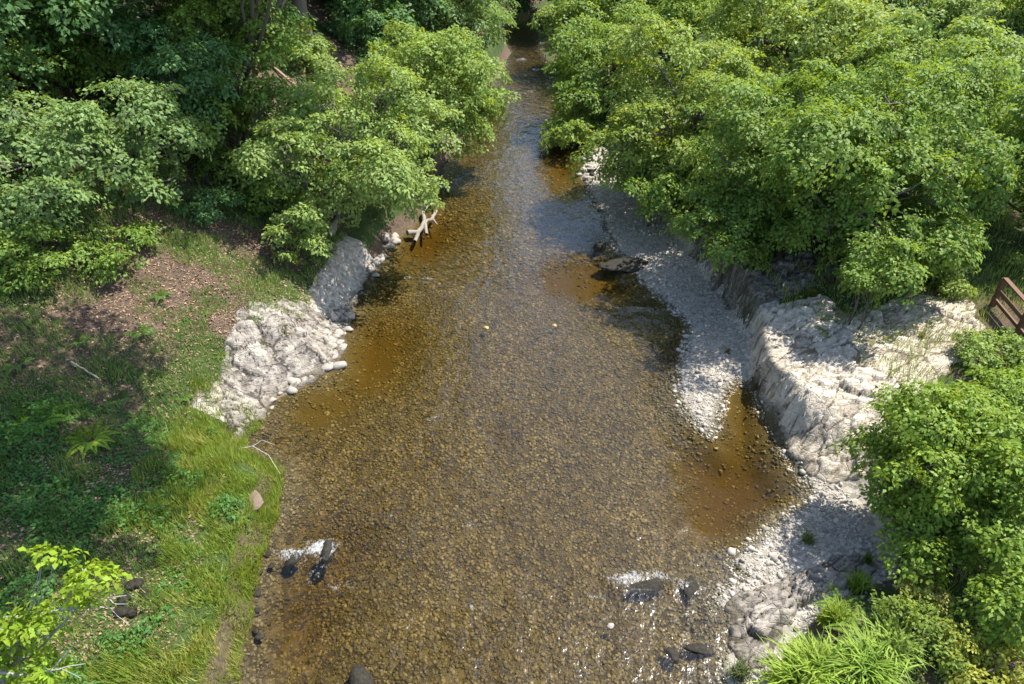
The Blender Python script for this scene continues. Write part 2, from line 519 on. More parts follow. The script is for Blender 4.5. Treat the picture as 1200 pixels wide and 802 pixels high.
ca.data.foreach_set('color', zone.reshape(-1, 4).ravel())
tag(link('ground', me, ground_material()), kind='structure')

FOAM = [(372, 672, .25, .5, .5), (350, 672, .2, .4, .45), (745, 705, .35, .5, .5), (700, 366, .6, .1, .55), (785, 362, .7, .1, .65), (660, 340, .5, .1, .45), (480, 345, .4, .12, .5), (600, 225, .8, .3, .45), (640, 150, .6, .25, .5), (596, 132, .5, .3, .55), (640, 520, .3, .5, .3), (470, 640, .3, .5, .36), (610, 700, .3, .5, .34), (430, 520, .3, .5, .34), (376, 643, .42, .25, 1.1), (342, 650, .5, .2, .85), (735, 678, .5, .24, .9), (768, 676, .45, .2, .75), (800, 684, .3, .2, .7), (398, 690, .35, .2, .6), (478, 326, .3, .15, .8), (500, 327, .4, .14, .8),
        (548, 617, .25, .16, .6), (552, 712, .25, .2, .55), (505, 492, .3, .18, .55), (742, 361, .9, .1, .7), (612, 70, .5, .6, .8), (630, 82, .6, .5, .8), (590, 110, .5, .35, .8), (622, 107, .5, .3, .7),
        (604, 158, .9, .3, .55), (585, 188, .7, .3, .5), (560, 285, .5, .2, .5), (700, 700, .4, .2, .5), (455, 605, .4, .2, .45), (520, 570, .3, .15, .45), (640, 345, .8, .2, .35), (535, 352, .5, .15, .4)]
wx = np.arange(-10, 10.01, .125); wy = np.concatenate([np.arange(-13, 6, 1.0), np.arange(6, 40, .125), np.arange(40, 103, .3)])
WX, WY = np.meshgrid(wx, wy)
foam = np.zeros_like(WX)
for px, py, rx, ry, s in FOAM:
    c = at_z(px, py)
    foam = np.maximum(foam, s * np.exp(-(((WX - c[0] + .25 * rx * fbm(WX * 4, WY * 4, 80)) / rx / 1.2) ** 2 + ((WY - c[1] + .6 * ry * fbm(WX * 4, WY * 4, 81)) / ry / 1.2) ** 2)))
WZ = .018 * fbm(WX * 1.6, WY * 1.0, 71) + .010 * fbm(WX * 4, WY * 3, 72) + foam * (.06 + .07 * fbm(WX * 5, WY * 5, 73))
ny, nx = WX.shape
V = np.concatenate([np.stack([WX, WY, WZ], -1).reshape(-1, 3), np.array([[-10, -13, -2.], [10, -13, -2], [10, wy[-1], -2], [-10, wy[-1], -2]])])
a = np.arange(ny * nx).reshape(ny, nx)
q = np.stack([a[:-1, :-1], a[:-1, 1:], a[1:, 1:], a[1:, :-1]], -1).reshape(-1, 4)
b0 = ny * nx
loops = [list(r) for r in q]
sides = [[b0, b0 + 1] + list(a[0, ::-1]), [b0 + 1, b0 + 2] + list(a[::-1, -1]), [b0 + 2, b0 + 3] + list(a[-1, :]), [b0 + 3, b0] + list(a[:, 0]), [b0 + 3, b0 + 2, b0 + 1, b0]]
sizes = np.concatenate([np.full(len(q), 4), [len(s) for s in sides]])
me = raw_mesh('water', V, sizes, np.concatenate([q.ravel()] + [np.array(s) for s in sides]), True)
fa = me.attributes.new('foam', 'FLOAT', 'POINT')
fa.data.foreach_set('value', np.concatenate([foam.ravel(), np.zeros(4)]).astype(np.float32))
ka = me.attributes.new('calm', 'FLOAT', 'POINT')
ka.data.foreach_set('value', np.concatenate([smooth(1.6 * sand(WX, WY)).ravel(), np.zeros(4)]).astype(np.float32))
tag(link('water', me, water_material()), kind='structure')

# ------------------------------------------------------------------ stones of the bed and the bar (uncountable)
def scatter(n, x0, x1, y0, y1, rng, test):
    x, y = rng.uniform(x0, x1, n), rng.uniform(y0, y1, n)
    z, sd, pl, lf = ground(x, y, True)
    k = test(x, y, z, sd, pl, lf)
    return x[k], y[k], z[k], sd[k], pl[k], lf[k]


rng = np.random.default_rng(3)
C, S = [], []
for n, y0, y1, s0, s1 in ((80000, 5.5, 14, .017, .066), (80000, 14, 24, .020, .075), (40000, 24, 48, .036, .115), (9000, 48, 92, .09, .2)):
    x, y, z, *_ = scatter(n, -9, 8.5, y0, y1, rng, lambda x, y, z, sd, pl, lf: sd < .10 - .2 * lf)
    s = s0 * .8 + (s1 * 1.15 - s0) * rng.random(len(x)) ** 3
    k = rng.random(len(x)) > .86 * sand(x, y)
    x, y, z, s = x[k], y[k], z[k], s[k]
    C.append(np.stack([x, y, z + s * .02], 1)); S.append(s)
C, S = np.concatenate(C), np.concatenate(S)
tag(link('river_cobbles', stones_mesh('river_cobbles', C, S, (.3, .55), rng), M_COBBLE), 'brown cobbles covering the riverbed under the shallow water', kind='stuff')

LEDGE0 = pz([(815, 712), (872, 690), (940, 658), (1004, 634), (1036, 662), (1020, 692), (965, 694), (945, 715), (925, 750), (905, 790), (868, 792), (848, 758), (850, 728)], .25)
C, S = [], []
x, y, z, sd, pl, lf = scatter(170000, 1, 9, 6, 36, rng, lambda x, y, z, sd, pl, lf: (~lf) & (sd > -.2) & (pl < .25) & ((sdist(x, y, LEDGE0) > -.05) | (rng.random(len(x)) < .08)))
s = .009 + .036 * rng.random(len(x)) ** 5 + .09 * rng.random(len(x)) ** 45
C.append(np.stack([x, y, z + s * .2], 1)); S.append(s)
x, y, z, sd, pl, lf = scatter(5000, 2, 14, 8, 21, rng, lambda x, y, z, sd, pl, lf: (~lf) & (pl >= .25) & (pl < 4.2) & (rng.random(len(x)) < .5))
s = .015 + .05 * rng.random(len(x)) ** 4
C.append(np.stack([x, y, z + s * .2], 1)); S.append(s)
C, S = np.concatenate(C), np.concatenate(S)
tag(link('gravel', stones_mesh('gravel', C, S, (.4, .8), rng, False), M_GRAVEL), 'pale grey gravel of the bar beside the water', kind='stuff')

# ------------------------------------------------------------------ rock outcrops
def outcrop(name, label, poly_px, mat, amp, blk, scale, ang, seed, step=.042, edge=.5, moss=.0, bed_step=.13, tilt=(.10, .16)):
    poly = pz(poly_px)
    P = np.array(poly); lo, hi = P.min(0) - .3, P.max(0) + .3
    X, Y = np.meshgrid(np.arange(lo[0], hi[0], step), np.arange(lo[1], hi[1], step))
    wob = .22 * fbm(X * 1.7, Y * 1.7, seed + 9) + .10 * fbm(X * 5, Y * 5, seed + 10)
    d = -sdist(X, Y, poly) + wob
    c, s = math.cos(ang), math.sin(ang)
    wx_, wy_ = X + .2 * fbm(X * 1.3, Y * 1.3, seed + 7), Y + .2 * fbm(X * 1.3 + 40, Y * 1.3, seed + 8)
    u, v = (wx_ * c + wy_ * s) / scale[0], (-wx_ * s + wy_ * c) / scale[1]
    h1, e1 = cells(u, v, seed); h2, e2 = cells(u * 2.7 + 5, v * 2.7, seed + 20)
    h3, e3 = cells(u * 6.5 + 9, v * 6.5, seed + 30)
    g = ground(X, Y)
    body = smooth(d / edge)
    z = np.maximum(g, -.25) + amp * body * (.6 + .5 * fbm(X * .6, Y * .6, seed + 3)) + smooth(d / .35) * (blk * h1 + blk * .6 * h2 + blk * .22 * h3 - blk * .8 * (1 - smooth(e1 / .06)) - blk * .5 * (1 - smooth(e2 / .08)) + .04 * fbm(X * 6, Y * 6, seed + 4))
    q = (z + tilt[0] * X + tilt[1] * Y + .10 * fbm(X * .8, Y * .8, seed + 40)) / bed_step
    fr_ = q - np.floor(q)
    z = z + .8 * bed_step * (np.floor(q) + smooth((fr_ - .72) / .28) - q) * body
    z = np.maximum(z, g + .05 + .06 * h2 * body)
    z = np.where(d < .12, np.minimum(z, g + .02) - .5 * smooth((.12 - d) / .16), z)
    tone = .5 + .5 * h1 + .7 * h2 + .7 * h3 - 1.1 * (1 - smooth(e2 / .06)) - 1.4 * (1 - smooth(e1 / .05))
    me = grid_mesh(name, X, Y, z, False, d > -.12)
    o = link(name, me, mat)
    # faces into shallow attribute for growth in the cracks
    co = np.empty(len(me.vertices) * 3, np.float32); me.vertices.foreach_get('co', co); co = co.reshape(-1, 3)
    dd = -sdist(co[:, 0], co[:, 1], poly)
    kk = d > -.12
    kq = kk[:-1, :-1] & kk[:-1, 1:] & kk[1:, 1:] & kk[1:, :-1]
    used = np.zeros(kk.shape, bool)
    used[:-1, :-1] |= kq; used[:-1, 1:] |= kq; used[1:, 1:] |= kq; used[1:, :-1] |= kq
    at = me.attributes.new('tone', 'FLOAT', 'POINT'); at.data.foreach_set('value', tone[used].astype(np.float32))
    at = me.attributes.new('moss', 'FLOAT', 'POINT')
    at.data.foreach_set('value', (moss * smooth((.9 - dd) / .9)).astype(np.float32))
    tag(o, label, 'rock outcrop')
    return o


outcrop('rock_outcrop', 'pale grey fractured slate outcrop sloping from the left grass bank into the river',
        [(287, 516), (264, 496, 1.0), (240, 452, 1.7), (252, 405, 1.8), (276, 366, 1.9), (330, 352, 1.5), (372, 352, 1.1), (404, 334, .8), (424, 318, .6), (435, 333), (413, 368), (408, 398), (397, 433), (330, 468), (304, 500)],
        M_ROCK_L, .22, .27, (.95, .6), .7, 101, moss=.3)
outcrop('rock_outcrop', 'narrow grey rock edge between the overhanging left tree and the dark water',
        [(424, 322, .6), (440, 292, .6), (462, 268, .5), (478, 262, .3), (470, 280), (452, 302), (434, 334)], M_ROCK_L, .2, .3, (.7, .5), 1.1, 141, moss=.5)
outcrop('rock_outcrop', 'large cream bare rock platform with a low cliff above the gravel bar',
        [(874, 392, .3), (886, 372, 1.1), (920, 356, 1.5), (965, 352, 1.6), (1000, 372, 1.7), (1060, 350, 1.8), (1138, 356, 2.0), (1156, 388, 2.0), (1112, 445, 1.7), (1050, 505, 1.3), (1030, 550, .7), (985, 562, .5), (948, 558, .15), (922, 530, .1), (906, 495, .1), (892, 466, .2), (878, 436, .25)],
        M_ROCK_R, .10, .30, (1.4, .85), .5, 201, moss=.25)
LEDGE = [(815, 712, .02), (872, 690, .1), (940, 658, .3), (1004, 634, .45), (1036, 662, .55), (1020, 692, .55), (965, 694, .4), (945, 715, .3), (925, 750, .3), (905, 790, .25), (868, 792, .05), (848, 758, .0), (850, 728, .0)]
outcrop('rock_outcrop', 'flat grey bedrock ledge running into the water below the leafy hazel bush',
        [(815, 712, .02), (872, 690, .1), (940, 658, .3), (1004, 634, .45), (1036, 662, .55), (1020, 692, .55), (965, 694, .4), (945, 715, .3), (925, 750, .3), (905, 790, .25), (868, 792, .05), (848, 758, .0), (850, 728, .0)],
        M_ROCK_L, .34, .2, (1.8, .5), .45, 301, edge=.3, moss=.3)


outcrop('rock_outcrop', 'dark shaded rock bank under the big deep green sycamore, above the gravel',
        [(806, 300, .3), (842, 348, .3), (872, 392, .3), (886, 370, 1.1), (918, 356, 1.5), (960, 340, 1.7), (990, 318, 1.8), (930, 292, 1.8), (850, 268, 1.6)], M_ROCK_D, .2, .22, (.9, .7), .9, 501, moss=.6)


def rock_mesh(name, pos, size, seed, sub=4, planes=22):
    import bmesh
    rg = np.random.default_rng(seed)
    bm = bmesh.new(); bmesh.ops.create_icosphere(bm, subdivisions=sub, radius=1)
    v = np.array([q.co[:] for q in bm.verts]); f = np.array([[q.index for q in p.verts] for p in bm.faces]); bm.free()
    n = rg.normal(size=(planes, 3)); n /= np.linalg.norm(n, axis=1, keepdims=True)
    h = rg.uniform(.66, .98, len(n))
    dot = v @ n.T
    r = np.min(np.where(dot > .15, h / np.maximum(dot, .15), 1.15), axis=1)
    r = r * (1 + .22 * fbm(v[:, 0] * 2 + seed, v[:, 1] * 2 + v[:, 2] * 1.7, seed) + .12 * np.abs(fbm(v[:, 0] * 5, v[:, 1] * 5 + v[:, 2] * 4, seed + 1)) + .05 * fbm(v[:, 0] * 13, v[:, 1] * 13 + v[:, 2] * 9, seed + 2))
    V = v * r[:, None] * np.array(size)
    t = rg.uniform(0, 6.28); c, s = math.cos(t), math.sin(t)
    V = np.stack([V[:, 0] * c - V[:, 1] * s, V[:, 0] * s + V[:, 1] * c, V[:, 2]], 1) + np.array(pos)
    return raw_mesh(name, V, np.full(len(f), 3), f, False)


def rock(px, py, size, label, mat, seed, name='rock', cat='rock', sink=.3, group=None, z=None, sub=3):
    p = surf(px, py) if z is None else at_z(px, py, z)
    c = (p[0], p[1], p[2] + size[2] * (1 - 2 * sink) * .6)
    return tag(link(name, rock_mesh(name, c, size, seed, sub), mat), label, cat, group)


rock(728, 312, (1.1, .6, .24), 'long dark flat shape standing in for a shadow patch at the gravel edge, half in the water', M_WETROCK, 5, 'boulder', 'boulder', sink=.55, sub=4)  # near-black flat lump standing in for a patch of shadow on the water
rock(703, 290, (.5, .3, .25), 'small dark wet stone beside the long dark shadow shape', M_WETROCK, 6, sink=.6)
rock(383, 648, (.34, .2, .15), 'dark boulder breaking the water into white foam near the grass bank', M_WETROCK, 7, 'boulder', 'boulder', sink=.75)
rock(345, 655, (.3, .17, .10), 'low dark rock under the fainter foam beside the grass bank', M_WETROCK, 8, sink=.75)
rock(756, 688, (.42, .2, .13), 'dark boulder with white water pouring over it off the bedrock ledge', M_WETROCK, 9, 'boulder', 'boulder', sink=.75)
rock(808, 692, (.34, .2, .12), 'brown wet stone between the foaming boulder and the bedrock ledge', M_WETROCK, 10, sink=.6)
rock(818, 762, (.36, .16, .09), 'flat wet grey stone in the shallows under the strap leaved clump', M_WETROCK, 14, sink=.6)
rock(788, 768, (.24, .14, .08), 'dark flat stone just off the flat wet grey stone', M_WETROCK, 15, sink=.6)
rock(427, 806, (.4, .26, .2), 'black rock cut by the lower picture edge in mid river', M_WETROCK, 16)
rock(297, 588, (.26, .4, .09), 'flat brown lump of bare eroded earth in the grass bank edge', stone_material('bare_earth', [(0, (.07, .05, .035)), (1, (.24, .18, .13))], .9, .03, .2), 12, 'boulder', 'boulder')  # flattened lump modelling a patch of eroded earth
rock(570, 386, (.14, .10, .06), 'bright yellow cobble under the water in mid river', M_YELLOW, 21, 'cobble', 'stone', sink=.1)
rock(650, 383, (.10, .08, .05), 'dull yellow cobble right of the bright yellow one', M_YELLOW, 22, 'cobble', 'stone', sink=.1)
rock(716, 735, (.09, .07, .05), 'tiny pale cobble below the foam off the bedrock ledge', M_PALE, 24, 'cobble', 'stone', sink=.1)
rg = np.random.default_rng(41)
for k in range(26):     # loose blocks along the foot of the left outcrop
    t = rg.random()
    e = [(305, 497), (328, 466), (362, 448), (394, 430), (404, 396), (412, 366)]
    i = min(int(t * 5), 4); f = t * 5 - i
    px, py = e[i][0] + (e[i + 1][0] - e[i][0]) * f + rg.normal(0, 5) - 3, e[i][1] + (e[i + 1][1] - e[i][1]) * f + rg.normal(0, 4) - 2
    s = rg.uniform(.10, .28)
    rock(px, py, (s, s * .75, s * .45), 'pale angular block fallen at the foot of the left outcrop', M_PALE, 300 + k, 'rock', 'rock', group='blocks at the foot of the left outcrop', sub=2)
for k in range(9):     # dark stones along the undercut lower left bank
    f = rg.random(); py = 570 + 225 * f
    px = float(np.interp(py, [560, 600, 640, 700, 800], [322, 322, 312, 298, 287])) + rg.normal(6, 5)
    s = rg.uniform(.08, .17)
    rock(px, py, (s, s * .8, s * .3), 'dark wet stone at the foot of the lower left grass bank', M_WETROCK, 500 + k, 'rock', 'rock', group='stones under the grass bank', sub=2)
for k in range(7):     # stones on the bare patch
    px, py = 152 + rg.normal(0, 16), 690 + rg.normal(0, 26)
    s = rg.uniform(.07, .2)
    rock(px, py, (s, s * .8, s * .5), 'dark grey stone lying on the bare patch in the lower left bank', M_WETROCK, 540 + k, 'rock', 'rock', group='stones on the bare patch', sub=2)
for k in range(22):     # stones along the upper left bank and the upper right bank
    if k < 9:
        e, lab, grp, mt = [(432, 322), (448, 296), (466, 276)], 'grey stone at the waterline under the left tree', 'waterline stones under the left tree', M_PALE
    else:
        e, lab, grp, mt = [(692, 158), (690, 185), (684, 205), (696, 226)], 'dark grey stone on the shaded upstream end of the gravel bar', 'stones on the upstream gravel', M_WETROCK if k % 2 else M_PALE
    t = rg.random() * (len(e) - 1); i = min(int(t), len(e) - 2); f = t - i
    px, py = e[i][0] + (e[i + 1][0] - e[i][0]) * f + rg.normal(0, 6), e[i][1] + (e[i + 1][1] - e[i][1]) * f + rg.normal(0, 3)
    s = rg.uniform(.15, .4)
    rock(px, py, (s, s * .7, s * .5), lab, mt, 400 + k, 'rock', 'rock', group=grp, sub=2)

# ------------------------------------------------------------------ trees
G1, G2, G3 = (.175, .275, .066), (.215, .315, .085), (.235, .325, .085)
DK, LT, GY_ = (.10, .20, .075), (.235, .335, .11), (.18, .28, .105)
BK, BKG = (.16, .13, .10), (.26, .24, .21)


def sprays_to_leaves(C, N, rs, L, lai, rng, asp=.62, droop=.22, wild=.45):
    k = np.maximum((math.pi * rs ** 2 * lai / (.5 * asp * L * L)).astype(int), 6)
    i = np.repeat(np.arange(len(C)), k); n = len(i)
    N = N / np.linalg.norm(N, axis=1, keepdims=True)
    ref = np.where(np.abs(N[:, 2:3]) > .9, np.array([[1., 0, 0]]), np.array([[0, 0, 1.]]))
    A = np.cross(N, ref); A /= np.linalg.norm(A, axis=1, keepdims=True); B = np.cross(N, A)
    q = np.sqrt(rng.random(n)); th = rng.uniform(0, 2 * math.pi, n)
    # uneven outline: each spray gets its own lobed radius
    ph = rng.uniform(0, 6.28, len(C))
    lob = 1 + .28 * np.sin(3 * th + ph[i]) + .15 * np.sin(5 * th + 2 * ph[i])
    r = q * rs[i] * lob
    rad = A[i] * np.cos(th)[:, None] + B[i] * np.sin(th)[:, None]
    P = C[i] + rad * r[:, None] - N[i] * (droop * rs[i] * q ** 2 - rng.normal(0, .11, n) * rs[i])[:, None]
    nn = N[i] + rad * (.5 * q)[:, None] + rng.normal(0, wild, (n, 3))
    T = rad + rng.normal(0, .5, (n, 3)) - np.array([0, 0, .18])
    ll = L * rng.uniform(.6, 1.25, n)
    return leaf_arrays(P, nn, T, ll, ll * asp * rng.uniform(.8, 1.15, n))


def crown_leaves(lobes, L, rng, spray=.45, cover=1.0, lai=1.25, inner=.15, low=.3, wild=.40, up=1.05, asp=.62):
    Cs, Ns, Rs = [], [], []
    lc = np.array([l[0] for l in lobes]); lr = np.array([l[1] for l in lobes])
    for a, (c, r) in enumerate(lobes):
        rm = (r[0] * r[1] * r[2]) ** (1 / 3)
        n = int(4 * math.pi * rm * rm * cover / (math.pi * spray * spray) * (1 + inner)) + 3
        d = rng.normal(size=(n, 3)); d /= np.linalg.norm(d, axis=1, keepdims=True)
        d = d[(d[:, 2] > -.25) | (rng.random(n) < low)]
        n = len(d)
        f = np.where(rng.random(n) < inner / (1 + inner), rng.uniform(.4, .8, n), rng.uniform(.66, 1.18, n) + .3 * rng.random(n) * (rng.random(n) < .3))
        p = c + d * r * f[:, None]
        ok = np.ones(n, bool)
        for b in range(len(lobes)):
            if b != a:
                ok &= (((p - lc[b]) / lr[b]) ** 2).sum(1) > .6
        p, d = p[ok], d[ok]
        Cs.append(p); Ns.append(d * .8 + np.array([0, 0, up]) + rng.normal(0, .38, d.shape)); Rs.append(spray * rng.uniform(.5, 1.5, len(p)))
    C, N, Rr = np.concatenate(Cs), np.concatenate(Ns), np.concatenate(Rs)
    g = ground(C[:, 0], C[:, 1])
    k = C[:, 2] > np.maximum(g, 0) + .3
    C, N, Rr = C[k], N[k], Rr[k]
    return sprays_to_leaves(C, N, Rr, L, lai, rng, asp, wild=wild), C


def make_lobes(c, R, Rz, n, rng, fr=(.22, .50), flat=.68):
    n = int(n * 1.35)
    out = []
    for k in range(n):
        th = k * 2.39996 + rng.uniform(-.4, .4)
        zz = 1 - 1.7 * (k + .5) / n
        q = math.sqrt(max(0, 1 - zz * zz * .85))
        off = np.array([math.cos(th) * q, math.sin(th) * q, zz]) * rng.uniform(.5, 1.02)
        r = R * rng.uniform(*fr)
        out.append((np.array(c) + off * np.array([R, R, Rz]), np.array([r, r, r * flat * rng.uniform(.85, 1.15)])))
    return out


def tree(name, label, c, R, Rz, n, L, col, seed, base=None, bark=BK, cat='tree', group='riverside trees', leafmat=None, r0=None, twigs=10, stems=1, leaf_part='crown', stem_part='trunk', extra=None, via=None, **kw):
    rng = np.random.default_rng(seed)
    c = np.array(c, float)
    if base is None: base = (c[0] + rng.uniform(-.3, .3) * R, c[1] + rng.uniform(-.1, .3) * R)
    bz = gz(*base)
    e = empty(name, (base[0], base[1], bz), label, cat, group)
    lobes = make_lobes(c, R, Rz, n, rng, **({'fr': kw.pop('fr')} if 'fr' in kw else {}), **({'flat': kw.pop('flat')} if 'flat' in kw else {}))
    for x in extra or (): lobes.append((np.array(x[0], float), np.array(x[1], float)))
    V, SPc = crown_leaves(lobes, L, rng, **kw)
    link(leaf_part, leaf_mesh(leaf_part, V), leafmat or M_LEAF, e, col)
    r0 = r0 or max(.06, R * .055)
    paths = []
    for s in range(stems):
        b = np.array([base[0] + rng.normal(0, .15) * (stems > 1), base[1] + rng.normal(0, .15) * (stems > 1), bz - .3])
        top = c + np.array([0, 0, Rz * .35]) + (rng.normal(0, .3, 3) * R if stems > 1 else 0)
        main = wig_path(b, top, 9, .05, rng) if via is None else np.concatenate([wig_path(b, via, 5, .03, rng), wig_path(via, top, 5, .03, rng)[1:]])
        k = np.linspace(0, 1, 9)
        paths.append((main, r0 / stems ** .5 * (1 - .75 * k) * (1 + .5 * np.exp(-k * 12))))
        for i, (lc, lr) in enumerate(lobes):
            if stems > 1 and i % stems != s: continue
            j = int(np.clip(2 + 5 * rng.random(), 2, 7)) if via is None else int(rng.integers(5, 8))
            lim = wig_path(main[j], lc + np.array([0, 0, -.1]) * lr, 7, .06, rng, -.06)
            paths.append((lim, np.linspace(r0 * .42, r0 * .12, 7) / stems ** .3))
            dd = ((SPc - lc) / lr); near = np.where((dd ** 2).sum(1) < 1.5)[0]
            for q in rng.choice(near, min(twigs, len(near)), replace=False) if len(near) else ():
                paths.append((wig_path(lim[rng.integers(3, 7)], SPc[q], 5, .06, rng, -.05), np.linspace(r0 * .12, .008, 5)))
    link(stem_part, tubes_mesh(stem_part, paths, 7), M_BARK, e, bark)
    return e


D = at_depth
UB = 'undergrowth on the left slope'
RB = 'bushes on the right bank'
LG = 'low growth at the bottom right'
BUSH = dict(cat='bush', leaf_part='foliage', stem_part='stems', stems=3)
# left bank, from the water up the slope
tree('alder_tree', 'pale green spreading alder leaning over the left bank above the grey outcrop', D(415, 185, 27), 3.25, 3.1, 16, .155, LT, 1, base=(-7.6, 25.6), bark=BKG, twigs=14, spray=.5)
tree('alder_tree', 'bright yellow green alder overhanging the water beyond the pale spreading alder', D(500, 112, 36), 3.3, 3.5, 15, .185, G2, 2, base=(-5.6, 38.5), spray=.6)
tree('willow_tree', 'grey green willow on the left bank where the river narrows', D(512, 20, 50), 4.9, 4.6, 14, .26, GY_, 3, base=(-6.5, 55), spray=.7, asp=.42)
tree('hawthorn_tree', 'small light green rounded tree beneath the bare trunk on the slope', D(352, 76, 37), 2.1, 1.7, 8, .19, LT, 4, spray=.5)
tree('ash_tree', 'slender mid green tree hanging over the brown leaf litter left of the pale alder', D(290, 185, 27.5), 2.3, 2.8, 11, .17, G1, 5, base=(-11.2, 25.2), spray=.5)
tree('sycamore_tree', 'broad grey green sycamore with layered leaves on the left slope', D(80, 190, 22.5), 3.1, 2.3, 14, .16, GY_, 6, base=(-15.6, 22.5), bark=BKG, spray=.55, up=1.1, flat=.55, twigs=14)
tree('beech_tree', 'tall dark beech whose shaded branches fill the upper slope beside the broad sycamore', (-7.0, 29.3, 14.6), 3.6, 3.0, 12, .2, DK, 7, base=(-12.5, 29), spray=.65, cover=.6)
tree('beech_tree', 'very tall unseen beech added just outside the left edge, its high crown shading the lower left bank', (-5.6, 14.7, 16.6), 4.5, 2.6, 14, .2, DK, 17, base=(-14.6, 13.2), via=(-14.0, 13.6, 14.0), spray=.6, cover=.7, extra=[((-7.6, 19.3, 14.2), (2.4, 1.8, .9)), ((-5.4, 18.4, 15), (1.8, 1.5, .8))])  # unseen tree, added to cast shade on the lower left bank
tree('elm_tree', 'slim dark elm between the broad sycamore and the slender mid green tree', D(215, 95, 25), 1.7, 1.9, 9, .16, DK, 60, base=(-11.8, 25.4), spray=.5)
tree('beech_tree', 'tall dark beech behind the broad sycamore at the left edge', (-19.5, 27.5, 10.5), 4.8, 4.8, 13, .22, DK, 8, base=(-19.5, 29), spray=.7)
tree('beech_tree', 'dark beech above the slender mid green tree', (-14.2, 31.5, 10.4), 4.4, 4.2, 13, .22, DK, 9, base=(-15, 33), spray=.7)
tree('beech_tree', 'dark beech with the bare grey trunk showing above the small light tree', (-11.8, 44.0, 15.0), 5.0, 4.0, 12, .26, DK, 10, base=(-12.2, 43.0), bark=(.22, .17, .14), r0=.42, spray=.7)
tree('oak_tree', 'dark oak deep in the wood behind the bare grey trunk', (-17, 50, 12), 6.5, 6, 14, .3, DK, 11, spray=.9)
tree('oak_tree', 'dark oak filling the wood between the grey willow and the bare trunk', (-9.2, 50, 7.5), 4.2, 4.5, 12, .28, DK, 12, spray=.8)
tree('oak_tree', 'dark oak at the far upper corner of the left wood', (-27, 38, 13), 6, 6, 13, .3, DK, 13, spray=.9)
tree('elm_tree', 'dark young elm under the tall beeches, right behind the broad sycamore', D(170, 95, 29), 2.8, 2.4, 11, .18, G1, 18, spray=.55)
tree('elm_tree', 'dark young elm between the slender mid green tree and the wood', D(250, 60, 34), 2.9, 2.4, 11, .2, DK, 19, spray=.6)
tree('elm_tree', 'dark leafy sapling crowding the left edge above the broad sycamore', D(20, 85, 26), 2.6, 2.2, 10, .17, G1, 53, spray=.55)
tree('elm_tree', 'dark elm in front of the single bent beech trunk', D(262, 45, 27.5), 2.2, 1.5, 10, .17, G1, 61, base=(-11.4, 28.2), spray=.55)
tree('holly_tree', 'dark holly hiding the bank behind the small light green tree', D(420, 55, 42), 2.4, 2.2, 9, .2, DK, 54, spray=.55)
tree('hazel_bush', 'low dark shrub on the leaf litter under the broad sycamore', surf(30, 315, .5), 1.3, .8, 6, .13, G1, 14, group=UB, spray=.35, **BUSH)
tree('holly_bush', 'low dark green shrub below the slender mid green tree', surf(325, 255, .9), 1.2, 1.2, 6, .12, G1, 15, group=UB, spray=.35, **BUSH)
tree('bramble_bush', 'shaded bramble in the brown hollow between the sycamore and the slender tree', surf(235, 250, .3), 1.0, .5, 6, .12, DK, 55, group=UB, spray=.35, **BUSH)
tree('bramble_bush', 'shaded bramble on the litter just below the broad sycamore', surf(130, 300, .25), 1.2, .4, 6, .12, G1, 56, group=UB, spray=.35, **BUSH)
tree('alder_sapling', 'drooping leafy sapling between the grey outcrop and the pale alder', D(345, 275, 25), 1.1, 1.3, 6, .15, LT, 16, base=(-8.3, 24.0), bark=BKG, spray=.34)
# far end of the river
tree('alder_tree', 'far dark alder closing the river at its bend', (0.9, 84, 5.2), 5, 5.2, 12, .36, DK, 20, base=(1.6, 103.5), spray=1.1, low=.8)
tree('alder_tree', 'far alder on the left bank just before the bend', (-7, 78, 5), 5.5, 5.5, 13, .36, GY_, 21, spray=1.0)
tree('willow_tree', 'willow leaning across the far water from the left bank', (-5.2, 66, 4.2), 3.2, 3.7, 11, .28, GY_, 22, base=(-6, 67), spray=.75, asp=.45)
tree('alder_tree', 'far alder on the right bank just before the bend', (6.6, 78, 7.5), 5.0, 7.2, 15, .36, G1, 23, spray=1.0)
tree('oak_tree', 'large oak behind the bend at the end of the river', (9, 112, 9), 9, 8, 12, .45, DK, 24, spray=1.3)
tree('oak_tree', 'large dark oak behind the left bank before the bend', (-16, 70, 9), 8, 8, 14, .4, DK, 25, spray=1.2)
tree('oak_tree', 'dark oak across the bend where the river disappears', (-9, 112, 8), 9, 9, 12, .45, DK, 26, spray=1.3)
# right bank
tree('alder_tree', 'green alder hanging low over the water at the upstream end of the gravel', D(710, 88, 43), 3.4, 3.3, 14, .2, G1, 30, base=(6.6, 46), spray=.6)
tree('alder_tree', 'bright green alder leaning over the narrow far water on the right bank', D(690, 28, 54), 3.3, 4.4, 13, .27, G2, 31, base=(6.5, 57), spray=.7)
tree('sycamore_tree', 'yellow green sycamore above the upper gravel bar', D(808, 148, 32), 3.8, 3.3, 17, .17, G3, 32, base=(9.6, 33), spray=.58, bark=BKG, twigs=14)
tree('sycamore_tree', 'big deep green sycamore overhanging the cream cliff', D(992, 190, 25.0), 4.9, 3.0, 24, .155, G1, 33, base=(12.3, 24.6), spray=.55, bark=BKG, twigs=14, low=.4, fr=(.2, .4))
tree('sycamore_tree', 'green sycamore with dark hollow under it beside the wooden fence', D(1165, 185, 25.4), 3.3, 2.9, 15, .155, G1, 34, base=(17.8, 24.6), spray=.52)
tree('maple_tree', 'yellowish maple behind the big deep green sycamore', D(930, 65, 37), 4.8, 3.3, 15, .22, G3, 35, spray=.62)
tree('lime_tree', 'mid green lime behind the fence side sycamore', D(1110, 100, 32), 3.8, 2.7, 14, .2, G2, 36, spray=.58)
